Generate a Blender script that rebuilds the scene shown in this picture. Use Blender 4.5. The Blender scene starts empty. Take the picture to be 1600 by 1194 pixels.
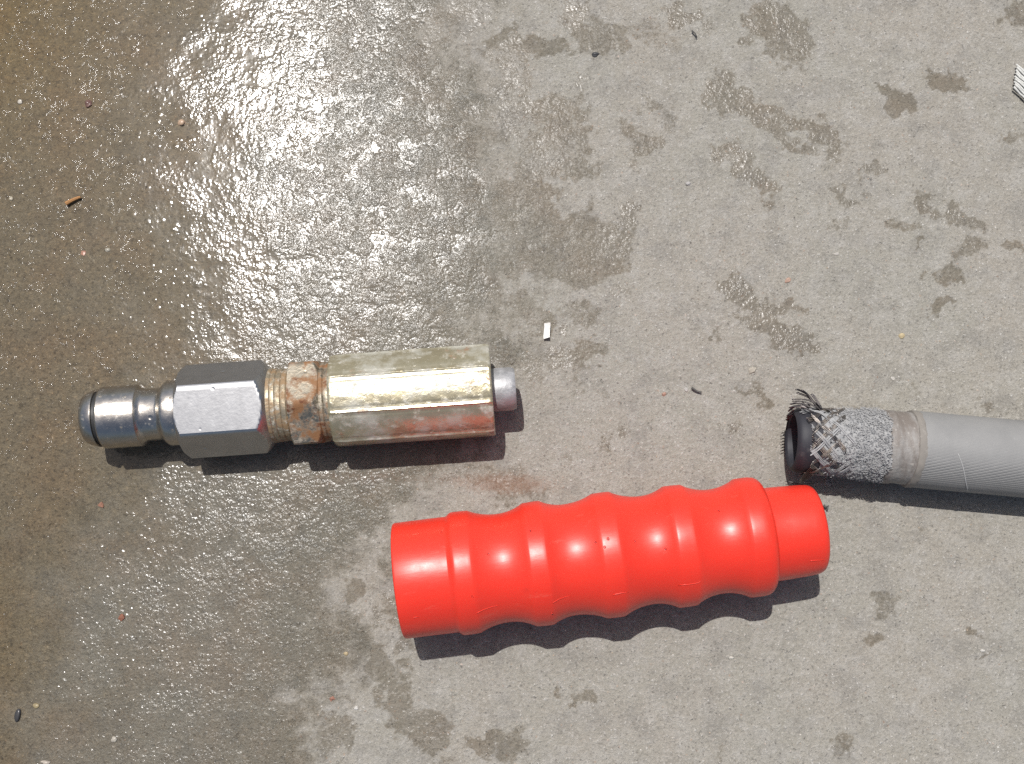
import bpy, math, random
import numpy as np
from mathutils import Vector, Matrix
from mathutils.bvhtree import BVHTree

random.seed(7)
RNG = np.random.default_rng(11)
SC = bpy.context.scene
COL = SC.collection

# ------------------------------------------------------------------ camera, world, sun, exposure
F_PX = 1800.0                       # focal length in photo pixels (photo 1600 x 1194)
CX, CY = 800.0, 597.0
CAM_H = 0.375
TILT = math.radians(9.0)
GLINT = (560, 240)                  # where flat wet ground mirrors the sun

cam_d = bpy.data.cameras.new('camera')
cam_d.sensor_width = 36.0
cam_d.lens = F_PX / 1600 * 36.0
cam_d.clip_start = 0.01
cam_d.clip_end = 500
cam = bpy.data.objects.new('camera', cam_d)
cam.location = (0, 0, CAM_H)
cam.rotation_euler = (TILT, 0, 0)
COL.objects.link(cam)
SC.camera = cam


def ray(px, py):
    x, y = (px - CX) / F_PX, -(py - CY) / F_PX
    c, s = math.cos(TILT), math.sin(TILT)
    return Vector((x, y * c + s, y * s - c))


def G(px, py, h=0.0):
    """point of the world at height h (metres) seen at that photo pixel"""
    d = ray(px, py)
    t = (CAM_H - h) / -d.z
    return Vector((0, 0, CAM_H)) + d * t


def kk(px, py, h=0.0):
    """metres per photo pixel there"""
    return (CAM_H - h) / -ray(px, py).z / F_PX


g0 = G(*GLINT)
SUN = Vector((g0.x, g0.y, CAM_H)).normalized()
sun_d = bpy.data.lights.new('sun', 'SUN')
sun_d.energy = 4.1
sun_d.angle = math.radians(0.53)
sun_d.color = (1.0, 0.975, 0.945)
sun = bpy.data.objects.new('sun', sun_d)
sun.rotation_euler = SUN.to_track_quat('Z', 'Y').to_euler()
sun.location = SUN * 3
COL.objects.link(sun)

world = bpy.data.worlds.new('World')
SC.world = world
world.use_nodes = True
wn = world.node_tree.nodes
bg = wn['Background'] if 'Background' in wn else wn.new('ShaderNodeBackground')
sky = wn.new('ShaderNodeTexSky')
sky.sky_type = 'NISHITA'
sky.sun_disc = False
sky.dust_density = 3.5
sky.air_density = 1.0
sky.ozone_density = 0.4
sky.sun_elevation = math.asin(SUN.z)
sky.sun_rotation = math.atan2(SUN.x, SUN.y)
world.node_tree.links.new(sky.outputs[0], bg.inputs[0])
bg.inputs[1].default_value = 0.075

SC.view_settings.view_transform = 'Standard'
SC.view_settings.look = 'None'
SC.view_settings.gamma = 1
SC.view_settings.exposure = 0.0
SC.render.engine = 'CYCLES'
SC.cycles.use_denoising = False
SC.cycles.sample_clamp_indirect = 6

# ------------------------------------------------------------------ node helpers


class NT:
    def __init__(self, name):
        self.m = bpy.data.materials.new(name)
        self.m.use_nodes = True
        self.t = self.m.node_tree
        self.b = self.t.nodes['Principled BSDF']

    def new(self, typ, **kw):
        n = self.t.nodes.new(typ)
        for k, v in kw.items():
            setattr(n, k, v)
        return n

    def put(self, sock, v):
        if isinstance(v, bpy.types.NodeSocket):
            self.t.links.new(v, sock)
        elif v is not None:
            if isinstance(v, (tuple, list)) and len(v) == 3 and sock.type == 'RGBA':
                v = (*v, 1)
            sock.default_value = v

    def set(self, **kw):
        for k, v in kw.items():
            self.put(self.b.inputs[k.replace('_', ' ')], v)

    def pos(self):
        return self.new('ShaderNodeTexCoord').outputs['Object']

    def attr(self, name):
        return self.new('ShaderNodeAttribute', attribute_name=name).outputs['Fac']

    def scl(self, vec, s):
        n = self.new('ShaderNodeVectorMath', operation='MULTIPLY')
        self.put(n.inputs[0], vec)
        n.inputs[1].default_value = s
        return n.outputs[0]

    def addv(self, vec, s):
        n = self.new('ShaderNodeVectorMath', operation='ADD')
        self.put(n.inputs[0], vec)
        self.put(n.inputs[1], s)
        return n.outputs[0]

    def noise(self, size, detail=3, rough=.55, vec=None, dist=0, out='Fac'):
        n = self.new('ShaderNodeTexNoise')
        self.put(n.inputs['Vector'], vec or self.pos())
        n.inputs['Scale'].default_value = 1 / size
        n.inputs['Detail'].default_value = detail
        n.inputs['Roughness'].default_value = rough
        n.inputs['Distortion'].default_value = dist
        return n.outputs[out]

    def vor(self, size, vec=None, feature='F1', rnd=1.0):
        n = self.new('ShaderNodeTexVoronoi', feature=feature)
        self.put(n.inputs['Vector'], vec or self.pos())
        n.inputs['Scale'].default_value = 1 / size
        n.inputs['Randomness'].default_value = rnd
        return n

    def math(self, op, a, b=None, c=None, clamp=False):
        n = self.new('ShaderNodeMath', operation=op, use_clamp=clamp)
        for i, v in enumerate((a, b, c)):
            if v is not None:
                self.put(n.inputs[i], v)
        return n.outputs[0]

    def mul(self, a, b): return self.math('MULTIPLY', a, b)
    def add(self, a, b): return self.math('ADD', a, b)
    def sub(self, a, b): return self.math('SUBTRACT', a, b)

    def rng(self, v, a, b, c=0.0, d=1.0, smooth=True):
        n = self.new('ShaderNodeMapRange', interpolation_type='SMOOTHSTEP' if smooth else 'LINEAR')
        for i, x in enumerate((v, a, b, c, d)):
            self.put(n.inputs[i], x)
        return n.outputs[0]

    def mix(self, f, a, b, blend='MIX'):
        n = self.new('ShaderNodeMix', data_type='RGBA', blend_type=blend)
        self.put(n.inputs['Factor'], f)
        self.put(n.inputs[6], a)
        self.put(n.inputs[7], b)
        return n.outputs[2]

    def bump(self, height, strength=1.0, normal=None):
        n = self.new('ShaderNodeBump')
        n.inputs['Strength'].default_value = strength
        n.inputs['Distance'].default_value = 1.0
        self.put(n.inputs['Height'], height)
        if normal is not None:
            self.put(n.inputs['Normal'], normal)
        return n.outputs[0]

    def sepx(self, vec, i):
        n = self.new('ShaderNodeSeparateXYZ')
        self.put(n.inputs[0], vec)
        return n.outputs[i]


# ------------------------------------------------------------------ object helpers

def mesh_obj(name, verts, faces, mat, parent=None, smooth=True, sharp=32):
    """one mesh object; coordinates are in metres"""
    me = bpy.data.meshes.new(name)
    me.from_pydata([tuple(v) for v in verts], [], faces)
    me.validate()
    me.update()
    if smooth:
        me.polygons.foreach_set('use_smooth', [True] * len(me.polygons))
        if sharp:
            me.set_sharp_from_angle(angle=math.radians(sharp))
    mats = mat if isinstance(mat, (list, tuple)) else [mat]
    for m in mats:
        me.materials.append(m.m if isinstance(m, NT) else m)
    o = bpy.data.objects.new(name, me)
    COL.objects.link(o)
    if parent:
        o.parent = parent
    return o


def tag(o, label=None, cat=None, group=None, kind=None):
    for k, v in (('label', label), ('category', cat), ('group', group), ('kind', kind)):
        if v:
            o[k] = v
    return o


def empty(name, loc, rz, label, cat):
    o = bpy.data.objects.new(name, None)
    o.empty_display_size = .01
    o.location = loc
    o.rotation_euler = (0, 0, rz)
    COL.objects.link(o)
    return tag(o, label, cat)


def loft(rings, cap0=True, cap1=True):
    """rings: list of lists of points, same count -> verts, faces"""
    n = len(rings[0])
    v = [p for r in rings for p in r]
    f = []
    for i in range(len(rings) - 1):
        a, b = i * n, (i + 1) * n
        for j in range(n):
            k = (j + 1) % n
            f.append((a + j, b + j, b + k, a + k))
    if cap0:
        f.append(tuple(range(n)))
    if cap1:
        f.append(tuple(reversed(range((len(rings) - 1) * n, len(rings) * n))))
    return v, f


def ring(x, r, h, n=64, fn=None):
    out = []
    for j in range(n):
        a = 2 * math.pi * j / n
        rr = r if fn is None else fn(a, r)
        out.append(Vector((x, rr * math.sin(a), h + rr * math.cos(a))))
    return out


def lathe(prof, h, n=72, cap0=True, cap1=True):
    return loft([ring(x, r, h, n) for x, r in prof], cap0, cap1)


def join(*vfs):
    V, F = [], []
    for v, f in vfs:
        o = len(V)
        V += list(v)
        F += [tuple(i + o for i in q) for q in f]
    return V, F


def tube(pts, r, n=6, r1=None):
    """thin tube along points"""
    rings = []
    m = len(pts)
    for i, p in enumerate(pts):
        t = (pts[min(i + 1, m - 1)] - pts[max(i - 1, 0)]).normalized()
        u = t.orthogonal().normalized() if i == 0 else (u - t * u.dot(t)).normalized()
        w = t.cross(u)
        q = r if r1 is None else r + (r1 - r) * i / (m - 1)
        rings.append([p + (u * math.cos(2 * math.pi * j / n) + w * math.sin(2 * math.pi * j / n)) * q for j in range(n)])
    return loft(rings)


def sstep(a, b, x):
    t = np.clip((x - a) / (b - a), 0, 1)
    return t * t * (3 - 2 * t)


def vnoise(x, y, seed):
    r = np.random.default_rng(seed).random((257, 257))
    xi, yi = np.floor(x).astype(int), np.floor(y).astype(int)
    fx, fy = x - xi, y - yi
    fx, fy = fx * fx * (3 - 2 * fx), fy * fy * (3 - 2 * fy)
    a, b, c, d = r[xi & 255, yi & 255], r[(xi + 1) & 255, yi & 255], r[xi & 255, (yi + 1) & 255], r[(xi + 1) & 255, (yi + 1) & 255]
    return (a * (1 - fx) + b * fx) * (1 - fy) + (c * (1 - fx) + d * fx) * fy


def fbm(x, y, seed, octs=4):
    s, a, t = 0, 1.0, 0
    for i in range(octs):
        s = s + a * vnoise(x * 2 ** i + 17.3 * i, y * 2 ** i + 5.1 * i, seed + i)
        t += a
        a *= .55
    return s / t


# ------------------------------------------------------------------ ground: fields given in photo pixels, stored on the mesh

# damp blotches on the dry slab: x, y, half length, half width, angle (deg, clockwise in the picture), strength, glitter
STAINS = [
    (785, 60, 40, 12, -50, .7, 0), (835, 75, 65, 13, 5, .75, 0), (745, 25, 40, 40, 0, .5, .7), (900, 20, 22, 40, 10, .55, .8),
    (930, 55, 45, 28, 0, .8, .3), (960, 45, 32, 14, -10, .6, 0), (1020, 55, 50, 22, 20, .45, .2), (1072, 25, 48, 13, 33, .8, 1), (1052, 5, 22, 10, 10, .6, 1),
    (1215, 48, 62, 36, 42, .95, .8), (1235, 95, 36, 10, 5, .6, .3), (1255, 70, 26, 14, 40, .7, 1),
    (1135, 150, 45, 30, 18, .95, .9), (1190, 185, 72, 20, 28, .9, .8), (1275, 207, 48, 22, 10, .85, .8), (1300, 215, 22, 28, 0, .7, .8),
    (1165, 265, 62, 14, 44, .85, 1), (1140, 245, 25, 18, 20, .6, 1), (1195, 290, 26, 9, 20, .8, .9),
    (990, 205, 40, 16, 50, .65, .3), (1018, 225, 24, 24, 20, .8, .5), (985, 262, 13, 18, 10, .6, .6), (1015, 155, 12, 12, 0, .6, .2), (1045, 178, 32, 9, 35, .5, .4),
    (1363, 268, 26, 14, 15, .75, .8), (1318, 303, 30, 11, 20, .75, .9), (1440, 318, 24, 15, 35, .85, .9), (1500, 340, 55, 13, 15, .85, .8), (1535, 352, 16, 15, 0, .8, .7),
    (1408, 352, 24, 12, 15, .6, .2), (1432, 376, 12, 7, -15, .8, 0), (1310, 347, 10, 7, 0, .5, 0),
    (1403, 152, 34, 18, 55, .95, .1), (1372, 135, 10, 6, 40, .9, 0), (1486, 125, 26, 16, 15, .9, .05), (1585, 214, 26, 14, -10, .6, .3), (1592, 8, 22, 18, 30, .8, .5),
    (1158, 460, 32, 22, 25, .9, 1), (1205, 480, 50, 16, 0, .85, 1), (1200, 510, 52, 22, 30, .95, 1), (1250, 533, 28, 14, 15, .9, 1),
    (1514, 393, 30, 20, 10, .8, .8), (1478, 425, 28, 14, -15, .8, .3), (1473, 485, 20, 12, -20, .8, .1), (1584, 388, 14, 10, 0, .7, .3), (1548, 395, 10, 8, 0, .6, .2),
    (870, 385, 110, 62, 10, .95, .25), (800, 330, 60, 50, 0, .85, .3), (840, 290, 50, 16, 30, .8, .1), (770, 400, 40, 40, 0, .7, .2), (830, 300, 40, 22, 30, .7, .3), (955, 372, 34, 30, 0, .9, .5), (960, 390, 40, 10, 10, .8, .4), (925, 400, 20, 40, -20, .9, .2), (920, 415, 16, 26, -25, .75, .3), (985, 333, 18, 16, 15, .7, 1),
    (865, 175, 62, 34, 10, .75, .4), (890, 212, 40, 16, 5, .8, .3), (900, 268, 36, 26, 0, .8, .3), (850, 235, 60, 40, 20, .65, .5), (800, 180, 40, 50, 0, .55, .6), (800, 110, 36, 50, -10, .55, .6), (905, 132, 14, 12, 0, .5, 1),
    (830, 490, 42, 24, 15, .7, .25), (905, 490, 26, 16, 0, .6, .3), (870, 545, 30, 28, 10, .6, .9), (915, 555, 24, 34, 0, .75, .3), (820, 575, 22, 34, -25, .55, .5), (968, 458, 18, 13, 0, .5, .8),
    (1120, 532, 10, 8, 0, .7, .2), (1190, 620, 34, 10, 40, .85, .3), (1145, 668, 16, 13, 0, .6, .8), (970, 673, 16, 12, 0, .6, 1), (940, 697, 16, 10, 0, .6, .6), (950, 608, 10, 10, 0, .5, .5), (905, 608, 14, 9, 0, .35, 0),
    (1352, 655, 20, 8, 30, .6, .6), (1545, 632, 16, 14, -20, .55, .3), (1432, 602, 8, 6, 0, .5, 0),
    (1390, 938, 20, 22, 20, .6, 0), (1373, 992, 18, 12, 0, .7, .1), (1522, 983, 9, 9, 0, .8, 0), (1527, 1030, 6, 5, 0, .8, 0), (1440, 822, 9, 7, 0, .5, 0),
    (868, 1073, 15, 8, 45, .7, .1), (915, 1096, 22, 10, 20, .75, .2), (770, 1165, 50, 18, 10, .75, .1), (800, 1172, 25, 25, 0, .6, .1), (1312, 1172, 22, 22, 0, .65, 0), (1120, 1168, 12, 8, -20, .6, 0), (700, 1192, 30, 10, 0, .5, 0),
    (625, 1110, 30, 55, -15, .85, .5), (660, 1140, 35, 35, 30, .8, .6), (530, 1140, 20, 36, -35, .7, .5), (590, 1030, 40, 22, 30, .8, .1), (555, 975, 20, 16, 0, .7, .1), (548, 920, 26, 18, -40, .75, .1),
    (625, 975, 22, 55, -18, .8, .9), (500, 1120, 24, 60, -15, .6, .3),
    (760, 735, 60, 22, 10, .55, .4), (820, 770, 45, 18, 15, .5, .2), (700, 740, 40, 20, 0, .5, .5), (880, 715, 16, 9, 0, .4, .6),
]
WB_Y = [-400, 0, 60, 110, 200, 300, 370, 440, 500, 560, 640, 700, 735, 790, 830, 890, 940, 1000, 1060, 1110, 1194, 1500]
WB_X = [740, 765, 730, 745, 765, 800, 850, 800, 760, 800, 800, 740, 690, 645, 615, 560, 530, 560, 520, 490, 480, 450]


def to_px(X, Y):
    c, s = math.cos(TILT), math.sin(TILT)
    z = -CAM_H
    yv = Y * c + z * s
    zv = -Y * s + z * c
    dep = np.maximum(-zv, .05)
    return CX + F_PX * X / dep, CY - F_PX * yv / dep


def ground_fields(px, py):
    px = np.clip(px, -900, 2500)
    py = np.clip(py, -900, 2100)
    wx = px + 26 * (fbm(px / 34, py / 34, 3) - .5) * 2 + 12 * (fbm(px / 9, py / 9, 31, 3) - .5) * 2
    wy = py + 26 * (fbm(px / 34, py / 34, 9) - .5) * 2 + 12 * (fbm(px / 9, py / 9, 37, 3) - .5) * 2
    xb = np.interp(wy, WB_Y, WB_X)
    lo = fbm(px / 90, py / 90, 15)
    d = (xb - wx) / 95 + (lo - .5) * 2.0 + (fbm(px / 26, py / 26, 77, 3) - .5) * 1.3
    wet = sstep(-.85, 1.0, d)
    damp = np.zeros_like(px)
    glit = np.zeros_like(px)
    hi = fbm(px / 14, py / 14, 21, 3)
    for x, y, a, b, ang, st, gl in STAINS:
        m = (abs(px - x) < a + b + 70) & (abs(py - y) < a + b + 70)
        t = math.radians(ang)
        dx, dy = wx[m] - x, wy[m] - y
        u = (dx * math.cos(t) + dy * math.sin(t)) / (a * 1.05)
        v = (-dx * math.sin(t) + dy * math.cos(t)) / (b * 1.05)
        f = 1 - np.sqrt(u * u + v * v) + (hi[m] - .5) * .9
        e = sstep(-.12, .3, f) * st
        damp[m] = np.maximum(damp[m], e)
        glit[m] = np.maximum(glit[m], sstep(.0, .3, f) * gl)
    # how grainy the water film is (0 = smooth film with single sparks, 1 = wet sand)
    gx = np.interp(py, [0, 200, 420, 600, 800, 1000, 1194], [370, 380, 340, 300, 180, 90, 40])
    grain = sstep(-190, 200, wx - gx + 150 * (fbm(px / 70, py / 70, 91, 4) - .5) * 2)
    # spark density of the smooth film: none in the far left corner
    far = sstep(60, 330, px + .18 * (py - 200))
    yel = np.exp(-((px + 40) / 190) ** 2 - ((py + 20) / 230) ** 2) + .35 * np.exp(-((px + 20) / 80) ** 2 - ((py - 1000) / 130) ** 2)
    deep = sstep(-50, 300, xb - wx)
    return wet, damp, glit, grain, far, yel, deep


cs = [G(0, 0), G(1600, 0), G(0, 1194), G(1600, 1194)]
x0, x1 = min(c.x for c in cs) - .004, max(c.x for c in cs) + .004
y0, y1 = min(c.y for c in cs) - .004, max(c.y for c in cs) + .004
STEP = .0006


def axis(a, b):
    fine = np.arange(a, b, STEP)
    ext = STEP * 1.45 ** np.arange(1, 28)
    ext = np.cumsum(ext)
    return np.concatenate([a - ext[::-1], fine, fine[-1] + ext])


ax, ay = axis(x0, x1), axis(y0, y1)
GX, GY = np.meshgrid(ax, ay)
PX, PY = to_px(GX, GY)
wet, damp, glit, grain, far, yel, deep = ground_fields(PX, PY)


def relief(X, Y, wetv):
    mm = 1000
    a = (fbm(X * mm / 14 + 900, Y * mm / 14 + 900, 51, 3) - .5) * .0002
    b = (fbm(X * mm / 2.2 + 9000, Y * mm / 2.2 + 9000, 61, 3) - .5) * .0002
    return a + b * (1 - .85 * wetv) - .00012


core = (GX > x0 - .05) & (GX < x1 + .05) & (GY > y0 - .05) & (GY < y1 + .05)
GZ = np.where(core, relief(GX, GY, wet), -.00012)


def ground_z(x, y):
    i = np.clip(np.searchsorted(ax, x), 1, len(ax) - 1)
    j = np.clip(np.searchsorted(ay, y), 1, len(ay) - 1)
    return float(GZ[j, i])


def build_ground():
    t = NT('wet_and_dry_concrete')
    P = t.pos()
    w, dp, gl, gr, fr, ye = [t.attr(n) for n in ('wet', 'damp', 'glitter', 'grain', 'spark', 'yellow')]
    # edges of the wetness broken up by the pores
    nz = t.noise(.0014, 4, .7)
    nb = t.noise(.0055, 4, .65)
    brk = t.add(t.mul(t.sub(nz, .5), 1.1), t.mul(t.sub(nb, .5), .8))
    wm = t.rng(t.add(w, t.mul(brk, 1.0)), .10, .95)
    dm = t.rng(t.add(dp, t.mul(brk, 1.35)), .10, .85)
    soak = t.math('MAXIMUM', wm, t.mul(dm, .72))
    # dry concrete colour
    big = t.noise(.06, 4, .6)
    mid = t.noise(.007, 5, .7)
    fine = t.noise(.0013, 4, .75)
    grit = t.noise(.00075, 3, .7)
    c = t.mix(t.rng(big, .38, .62), (.312, .288, .246), (.302, .286, .245))
    c = t.mix(t.mul(t.rng(mid, .42, .70), .55), c, (.38, .365, .335))
    c = t.mix(t.rng(t.noise(.0035, 4, .7, vec=t.addv(P, (9, 3, 0))), .5, .75, 0, .4), c, (.40, .385, .355))
    c = t.mix(t.rng(t.noise(.011, 4, .65, vec=t.addv(P, (3, 1, 0))), .46, .70, 0, .55), c, (.215, .203, .182))
    c = t.mix(t.rng(fine, .5, .78, 0, .6), c, (.50, .48, .44))
    c = t.mix(t.rng(fine, .48, .22, 0, .75), c, (.155, .145, .13))
    c = t.mix(t.rng(grit, .55, .8, 0, .55), c, (.56, .54, .50))
    c = t.mix(t.rng(grit, .45, .2, 0, .6), c, (.15, .14, .13))
    # grains of sand showing in the cement
    v1 = t.vor(.0011, vec=t.addv(P, t.scl(t.noise(.0012, 2, out='Color'), (.0011,) * 3)))
    rnd = t.sepx(v1.outputs['Color'], 0)
    rnd2 = t.sepx(v1.outputs['Color'], 1)
    near = t.rng(v1.outputs['Distance'], .42, .12)
    c = t.mix(t.mul(near, t.rng(rnd, .66, 1.0, 0, .7)), c, (.56, .54, .50))
    c = t.mix(t.mul(near, t.rng(rnd, .3, .0, 0, .7)), c, (.12, .11, .10))
    c = t.mix(t.mul(near, t.rng(rnd2, .95, .99, 0, .4)), c, (.44, .29, .20))
    # soaked colour: darker, browner
    wetc = t.mix(1.0, c, (.45, .415, .35), 'MULTIPLY')
    wetc = t.mix(t.rng(t.noise(.0022, 4, .75, vec=t.addv(P, (4, 4, 0))), .52, .75, 0, .6), wetc, t.mix(1.0, wetc, (.55, .53, .5), 'MULTIPLY'))
    wetc = t.mix(t.rng(t.noise(.0026, 4, .75, vec=t.addv(P, (6, 4, 0))), .52, .75, 0, .5), wetc, t.mix(1.0, wetc, (1.5, 1.45, 1.4), 'MULTIPLY'))
    wetc = t.mix(t.rng(t.noise(.02, 4, .6, vec=t.addv(P, (7, 2, 0))), .4, .7, 0, .5), wetc, t.mix(1.0, wetc, (1.12, .96, .84), 'MULTIPLY'))
    wetc = t.mix(t.mul(ye, .85), wetc, t.mix(1.0, wetc, (1.05, .90, .52), 'MULTIPLY'))
    c = t.mix(soak, c, wetc)
    # the long-wet side is browner and more pitted
    brn = t.mul(wm, t.sub(1.0, t.mul(gr, .75)))
    c = t.mix(brn, c, t.mix(1.0, c, (.88, .80, .66), 'MULTIPLY'))
    c = t.mix(t.mul(brn, t.rng(t.noise(.0017, 4, .8, vec=t.addv(P, (2, 9, 0))), .50, .66, 0, .8)), c, t.mix(1.0, c, (.42, .40, .38), 'MULTIPLY'))
    c = t.mix(t.mul(brn, t.rng(t.noise(.0021, 4, .8, vec=t.addv(P, (5, 9, 0))), .53, .68, 0, .7)), c, t.mix(1.0, c, (1.7, 1.62, 1.5), 'MULTIPLY'))
    # rust washed off the fitting
    rz = t.rng(t.add(t.attr('rust'), t.mul(t.sub(nz, .5), .8)), .3, .9, 0, .5)
    c = t.mix(rz, c, (.24, .13, .08))
    t.set(Base_Color=c, Roughness=t.rng(wm, 0, 1, .92, .46), Specular_IOR_Level=t.add(.22, t.mul(t.mul(wm, gr), .45)), Specular_Tint=(.78, .93, 1.0, 1))  # the blue cast of the wet glare is put into the specular tint
    # relief of the cement itself
    pit = t.rng(t.noise(.0028, 3, .7, vec=t.addv(P, (8, 8, 0))), .62, .74)
    hd = t.sub(t.add(t.mul(fine, .00060), t.add(t.mul(grit, .00034), t.mul(t.mul(near, rnd), .00016))), t.mul(pit, .0003))
    drybump = t.bump(hd, 1.0)
    t.set(Normal=drybump)
    # water: grainy wet sand, and a smooth film with single low humps

    def humps(size, rad, hmin, hmax, present, off, warp=0.0):
        """round humps of water over grains: radius rad*size, height up to hmax"""
        vec = t.addv(P, off)
        if warp:
            vec = t.addv(vec, t.scl(t.noise(size, 1, out='Color'), (warp * size,) * 3))
        vs = t.vor(size, vec=vec)
        rs = t.sepx(vs.outputs['Color'], 2)
        dd = t.mul(vs.outputs['Distance'], 1 / rad)
        q = t.math('MAXIMUM', t.sub(1.0, t.mul(dd, dd)), 0.0)
        return t.mul(q, t.rng(rs, present, 1.0, hmin, hmax, False))

    film_h = t.add(t.mul(t.add(humps(.0036, .30, 0, .000075, .25, (2, 2, 0)), humps(.0026, .26, 0, .00005, .55, (3, 7, 0))), fr), t.mul(humps(.0052, .2, 0, .00006, .5, (5, 1, 0)), fr))
    patch = t.rng(t.noise(.008, 3, .6, vec=t.addv(P, (3, 9, 0))), .32, .62, .12, 1.35)
    g2 = t.rng(gr, .45, 1.0)
    grain_h = t.add(humps(.0019, .44, .000004, .00017, .1, (1, 4, 0), .5), t.mul(t.mul(t.noise(.0014, 3, .55, vec=t.addv(P, (1, 5, 0))), .00030), patch))
    grain_h = t.add(grain_h, t.mul(t.add(humps(.0011, .5, .0, .00006, .0, (7, 4, 0), .6), t.mul(t.noise(.0008, 2, .6, vec=t.addv(P, (1, 8, 0))), .00007)), g2))
    hgt = t.add(t.mul(grain_h, t.math('MAXIMUM', gr, dm)), t.mul(film_h, t.sub(1.0, t.mul(gr, .7))))
    wetn = t.bump(hgt, 1.0)
    gm = t.math('MAXIMUM', t.mul(wm, t.add(.14, t.mul(t.attr('depth'), .86))), t.mul(t.mul(gl, dm), .9))
    t.set(Coat_Weight=gm, Coat_Roughness=t.add(t.add(.11, t.mul(gr, .07)), t.mul(dm, .06)), Coat_IOR=1.36, Coat_Normal=wetn)
    ny, nx = GX.shape
    V = np.stack([GX, GY, GZ], -1).reshape(-1, 3).astype(np.float32)
    idx = np.arange(nx * ny).reshape(ny, nx)
    q = np.stack([idx[:-1, :-1], idx[:-1, 1:], idx[1:, 1:], idx[1:, :-1]], -1).reshape(-1, 4)
    me = bpy.data.meshes.new('concrete_pavement')
    me.vertices.add(len(V))
    me.vertices.foreach_set('co', V.ravel())
    me.loops.add(q.size)
    me.loops.foreach_set('vertex_index', q.ravel().astype(np.int32))
    me.polygons.add(len(q))
    me.polygons.foreach_set('loop_start', np.arange(0, q.size, 4, dtype=np.int32))
    me.polygons.foreach_set('use_smooth', np.ones(len(q), bool))
    me.update()
    rust = np.exp(-((PX - 800) / 90) ** 2 - ((PY - 758) / 22) ** 2) * .8 + .5 * np.exp(-((PX - 560) / 200) ** 2 - ((PY - 745) / 18) ** 2)
    for n, a in (('wet', wet), ('damp', damp), ('glitter', glit), ('grain', grain), ('spark', far), ('yellow', yel), ('depth', deep), ('rust', rust)):
        at = me.attributes.new(n, 'FLOAT', 'POINT')
        at.data.foreach_set('value', a.reshape(-1).astype(np.float32))
    me.materials.append(t.m)
    o = bpy.data.objects.new('concrete_pavement', me)
    COL.objects.link(o)
    tag(o, 'grey concrete slab, wet and glittering on the left, dry with damp spots on the right', kind='structure')


build_ground()

# ------------------------------------------------------------------ materials of the things


def metal(name, base, rough, spots=(), pit=.00004, metallic=1.0, var=.22):
    """worn metal; spots: (size, low, high, colour, metallic, roughness)"""
    t = NT(name)
    P = t.pos()
    n = t.noise(.004, 4, .6)
    c = t.mix(t.rng(n, .3, .7, 0, .35), base, tuple(v * .72 for v in base))
    m, r = metallic, t.add(rough, t.mul(t.sub(t.noise(.0022, 3, .6), .5), var))
    h = t.mul(t.noise(.0009, 3, .6), pit)
    for i, (size, lo, hi, col, mm, rr) in enumerate(spots):
        f = t.rng(t.noise(size, 5, .65, vec=t.addv(P, (i * 3.7 + .31, i, 0))), lo, hi)
        c = t.mix(f, c, col)
        m = t.add(t.mul(t.sub(1.0, f), m), t.mul(f, mm))
        r = t.add(t.mul(t.sub(1.0, f), r), t.mul(f, rr))
        h = t.add(h, t.mul(f, .00006 * (1 if mm < .5 else .3)))
    # dings
    v = t.vor(.007, vec=t.addv(P, (.4, .2, .9)))
    ding = t.rng(v.outputs['Distance'], .13, .04)
    h = t.sub(h, t.mul(t.mul(ding, t.rng(t.sepx(v.outputs['Color'], 0), .6, .62)), .00016))
    t.set(Base_Color=c, Metallic=m, Roughness=r, Normal=t.bump(h, 1.0))
    return t


RUST = (.20, .075, .025)
M_STEEL = metal('worn_plated_steel', (.57, .535, .485), .30, [(.0045, .60, .74, (.36, .29, .19), .4, .5), (.002, .58, .74, (.42, .40, .37), .6, .5)])
M_STEEL_HEX = metal('scuffed_plated_steel', (.52, .525, .53), .33, [(.006, .64, .74, (.36, .33, .27), .5, .45)], pit=.00002, var=.08, metallic=.95)
M_BRASS = metal('tarnished_brass', (.42, .36, .26), .45, [(.003, .42, .62, (.30, .20, .11), .1, .65), (.002, .55, .72, (.48, .46, .40), 0, .8)], pit=.0001, metallic=.7)
M_NUT = metal('rusty_zinc', (.46, .41, .32), .45, [(.0035, .5, .68, (.42, .375, .30), 0, .8), (.0065, .44, .60, (.25, .125, .055), 0, .75), (.0042, .54, .68, (.13, .045, .018), 0, .8)], pit=.00007)
M_FERRULE = metal('yellow_zinc_plate', (.47, .42, .285), .28, [(.012, .42, .62, (.47, .455, .38), .3, .42), (.0045, .52, .72, (.50, .48, .42), .1, .6), (.008, .58, .72, (.34, .21, .13), .2, .5), (.0016, .6, .75, (.55, .53, .47), .1, .6)], pit=.00006, metallic=.6)
M_STEM = metal('dull_grey_zinc', (.38, .38, .385), .5, [(.005, .45, .7, (.40, .40, .41), .1, .6), (.004, .6, .75, (.27, .22, .16), .1, .7)], pit=.00008, metallic=.45)


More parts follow.
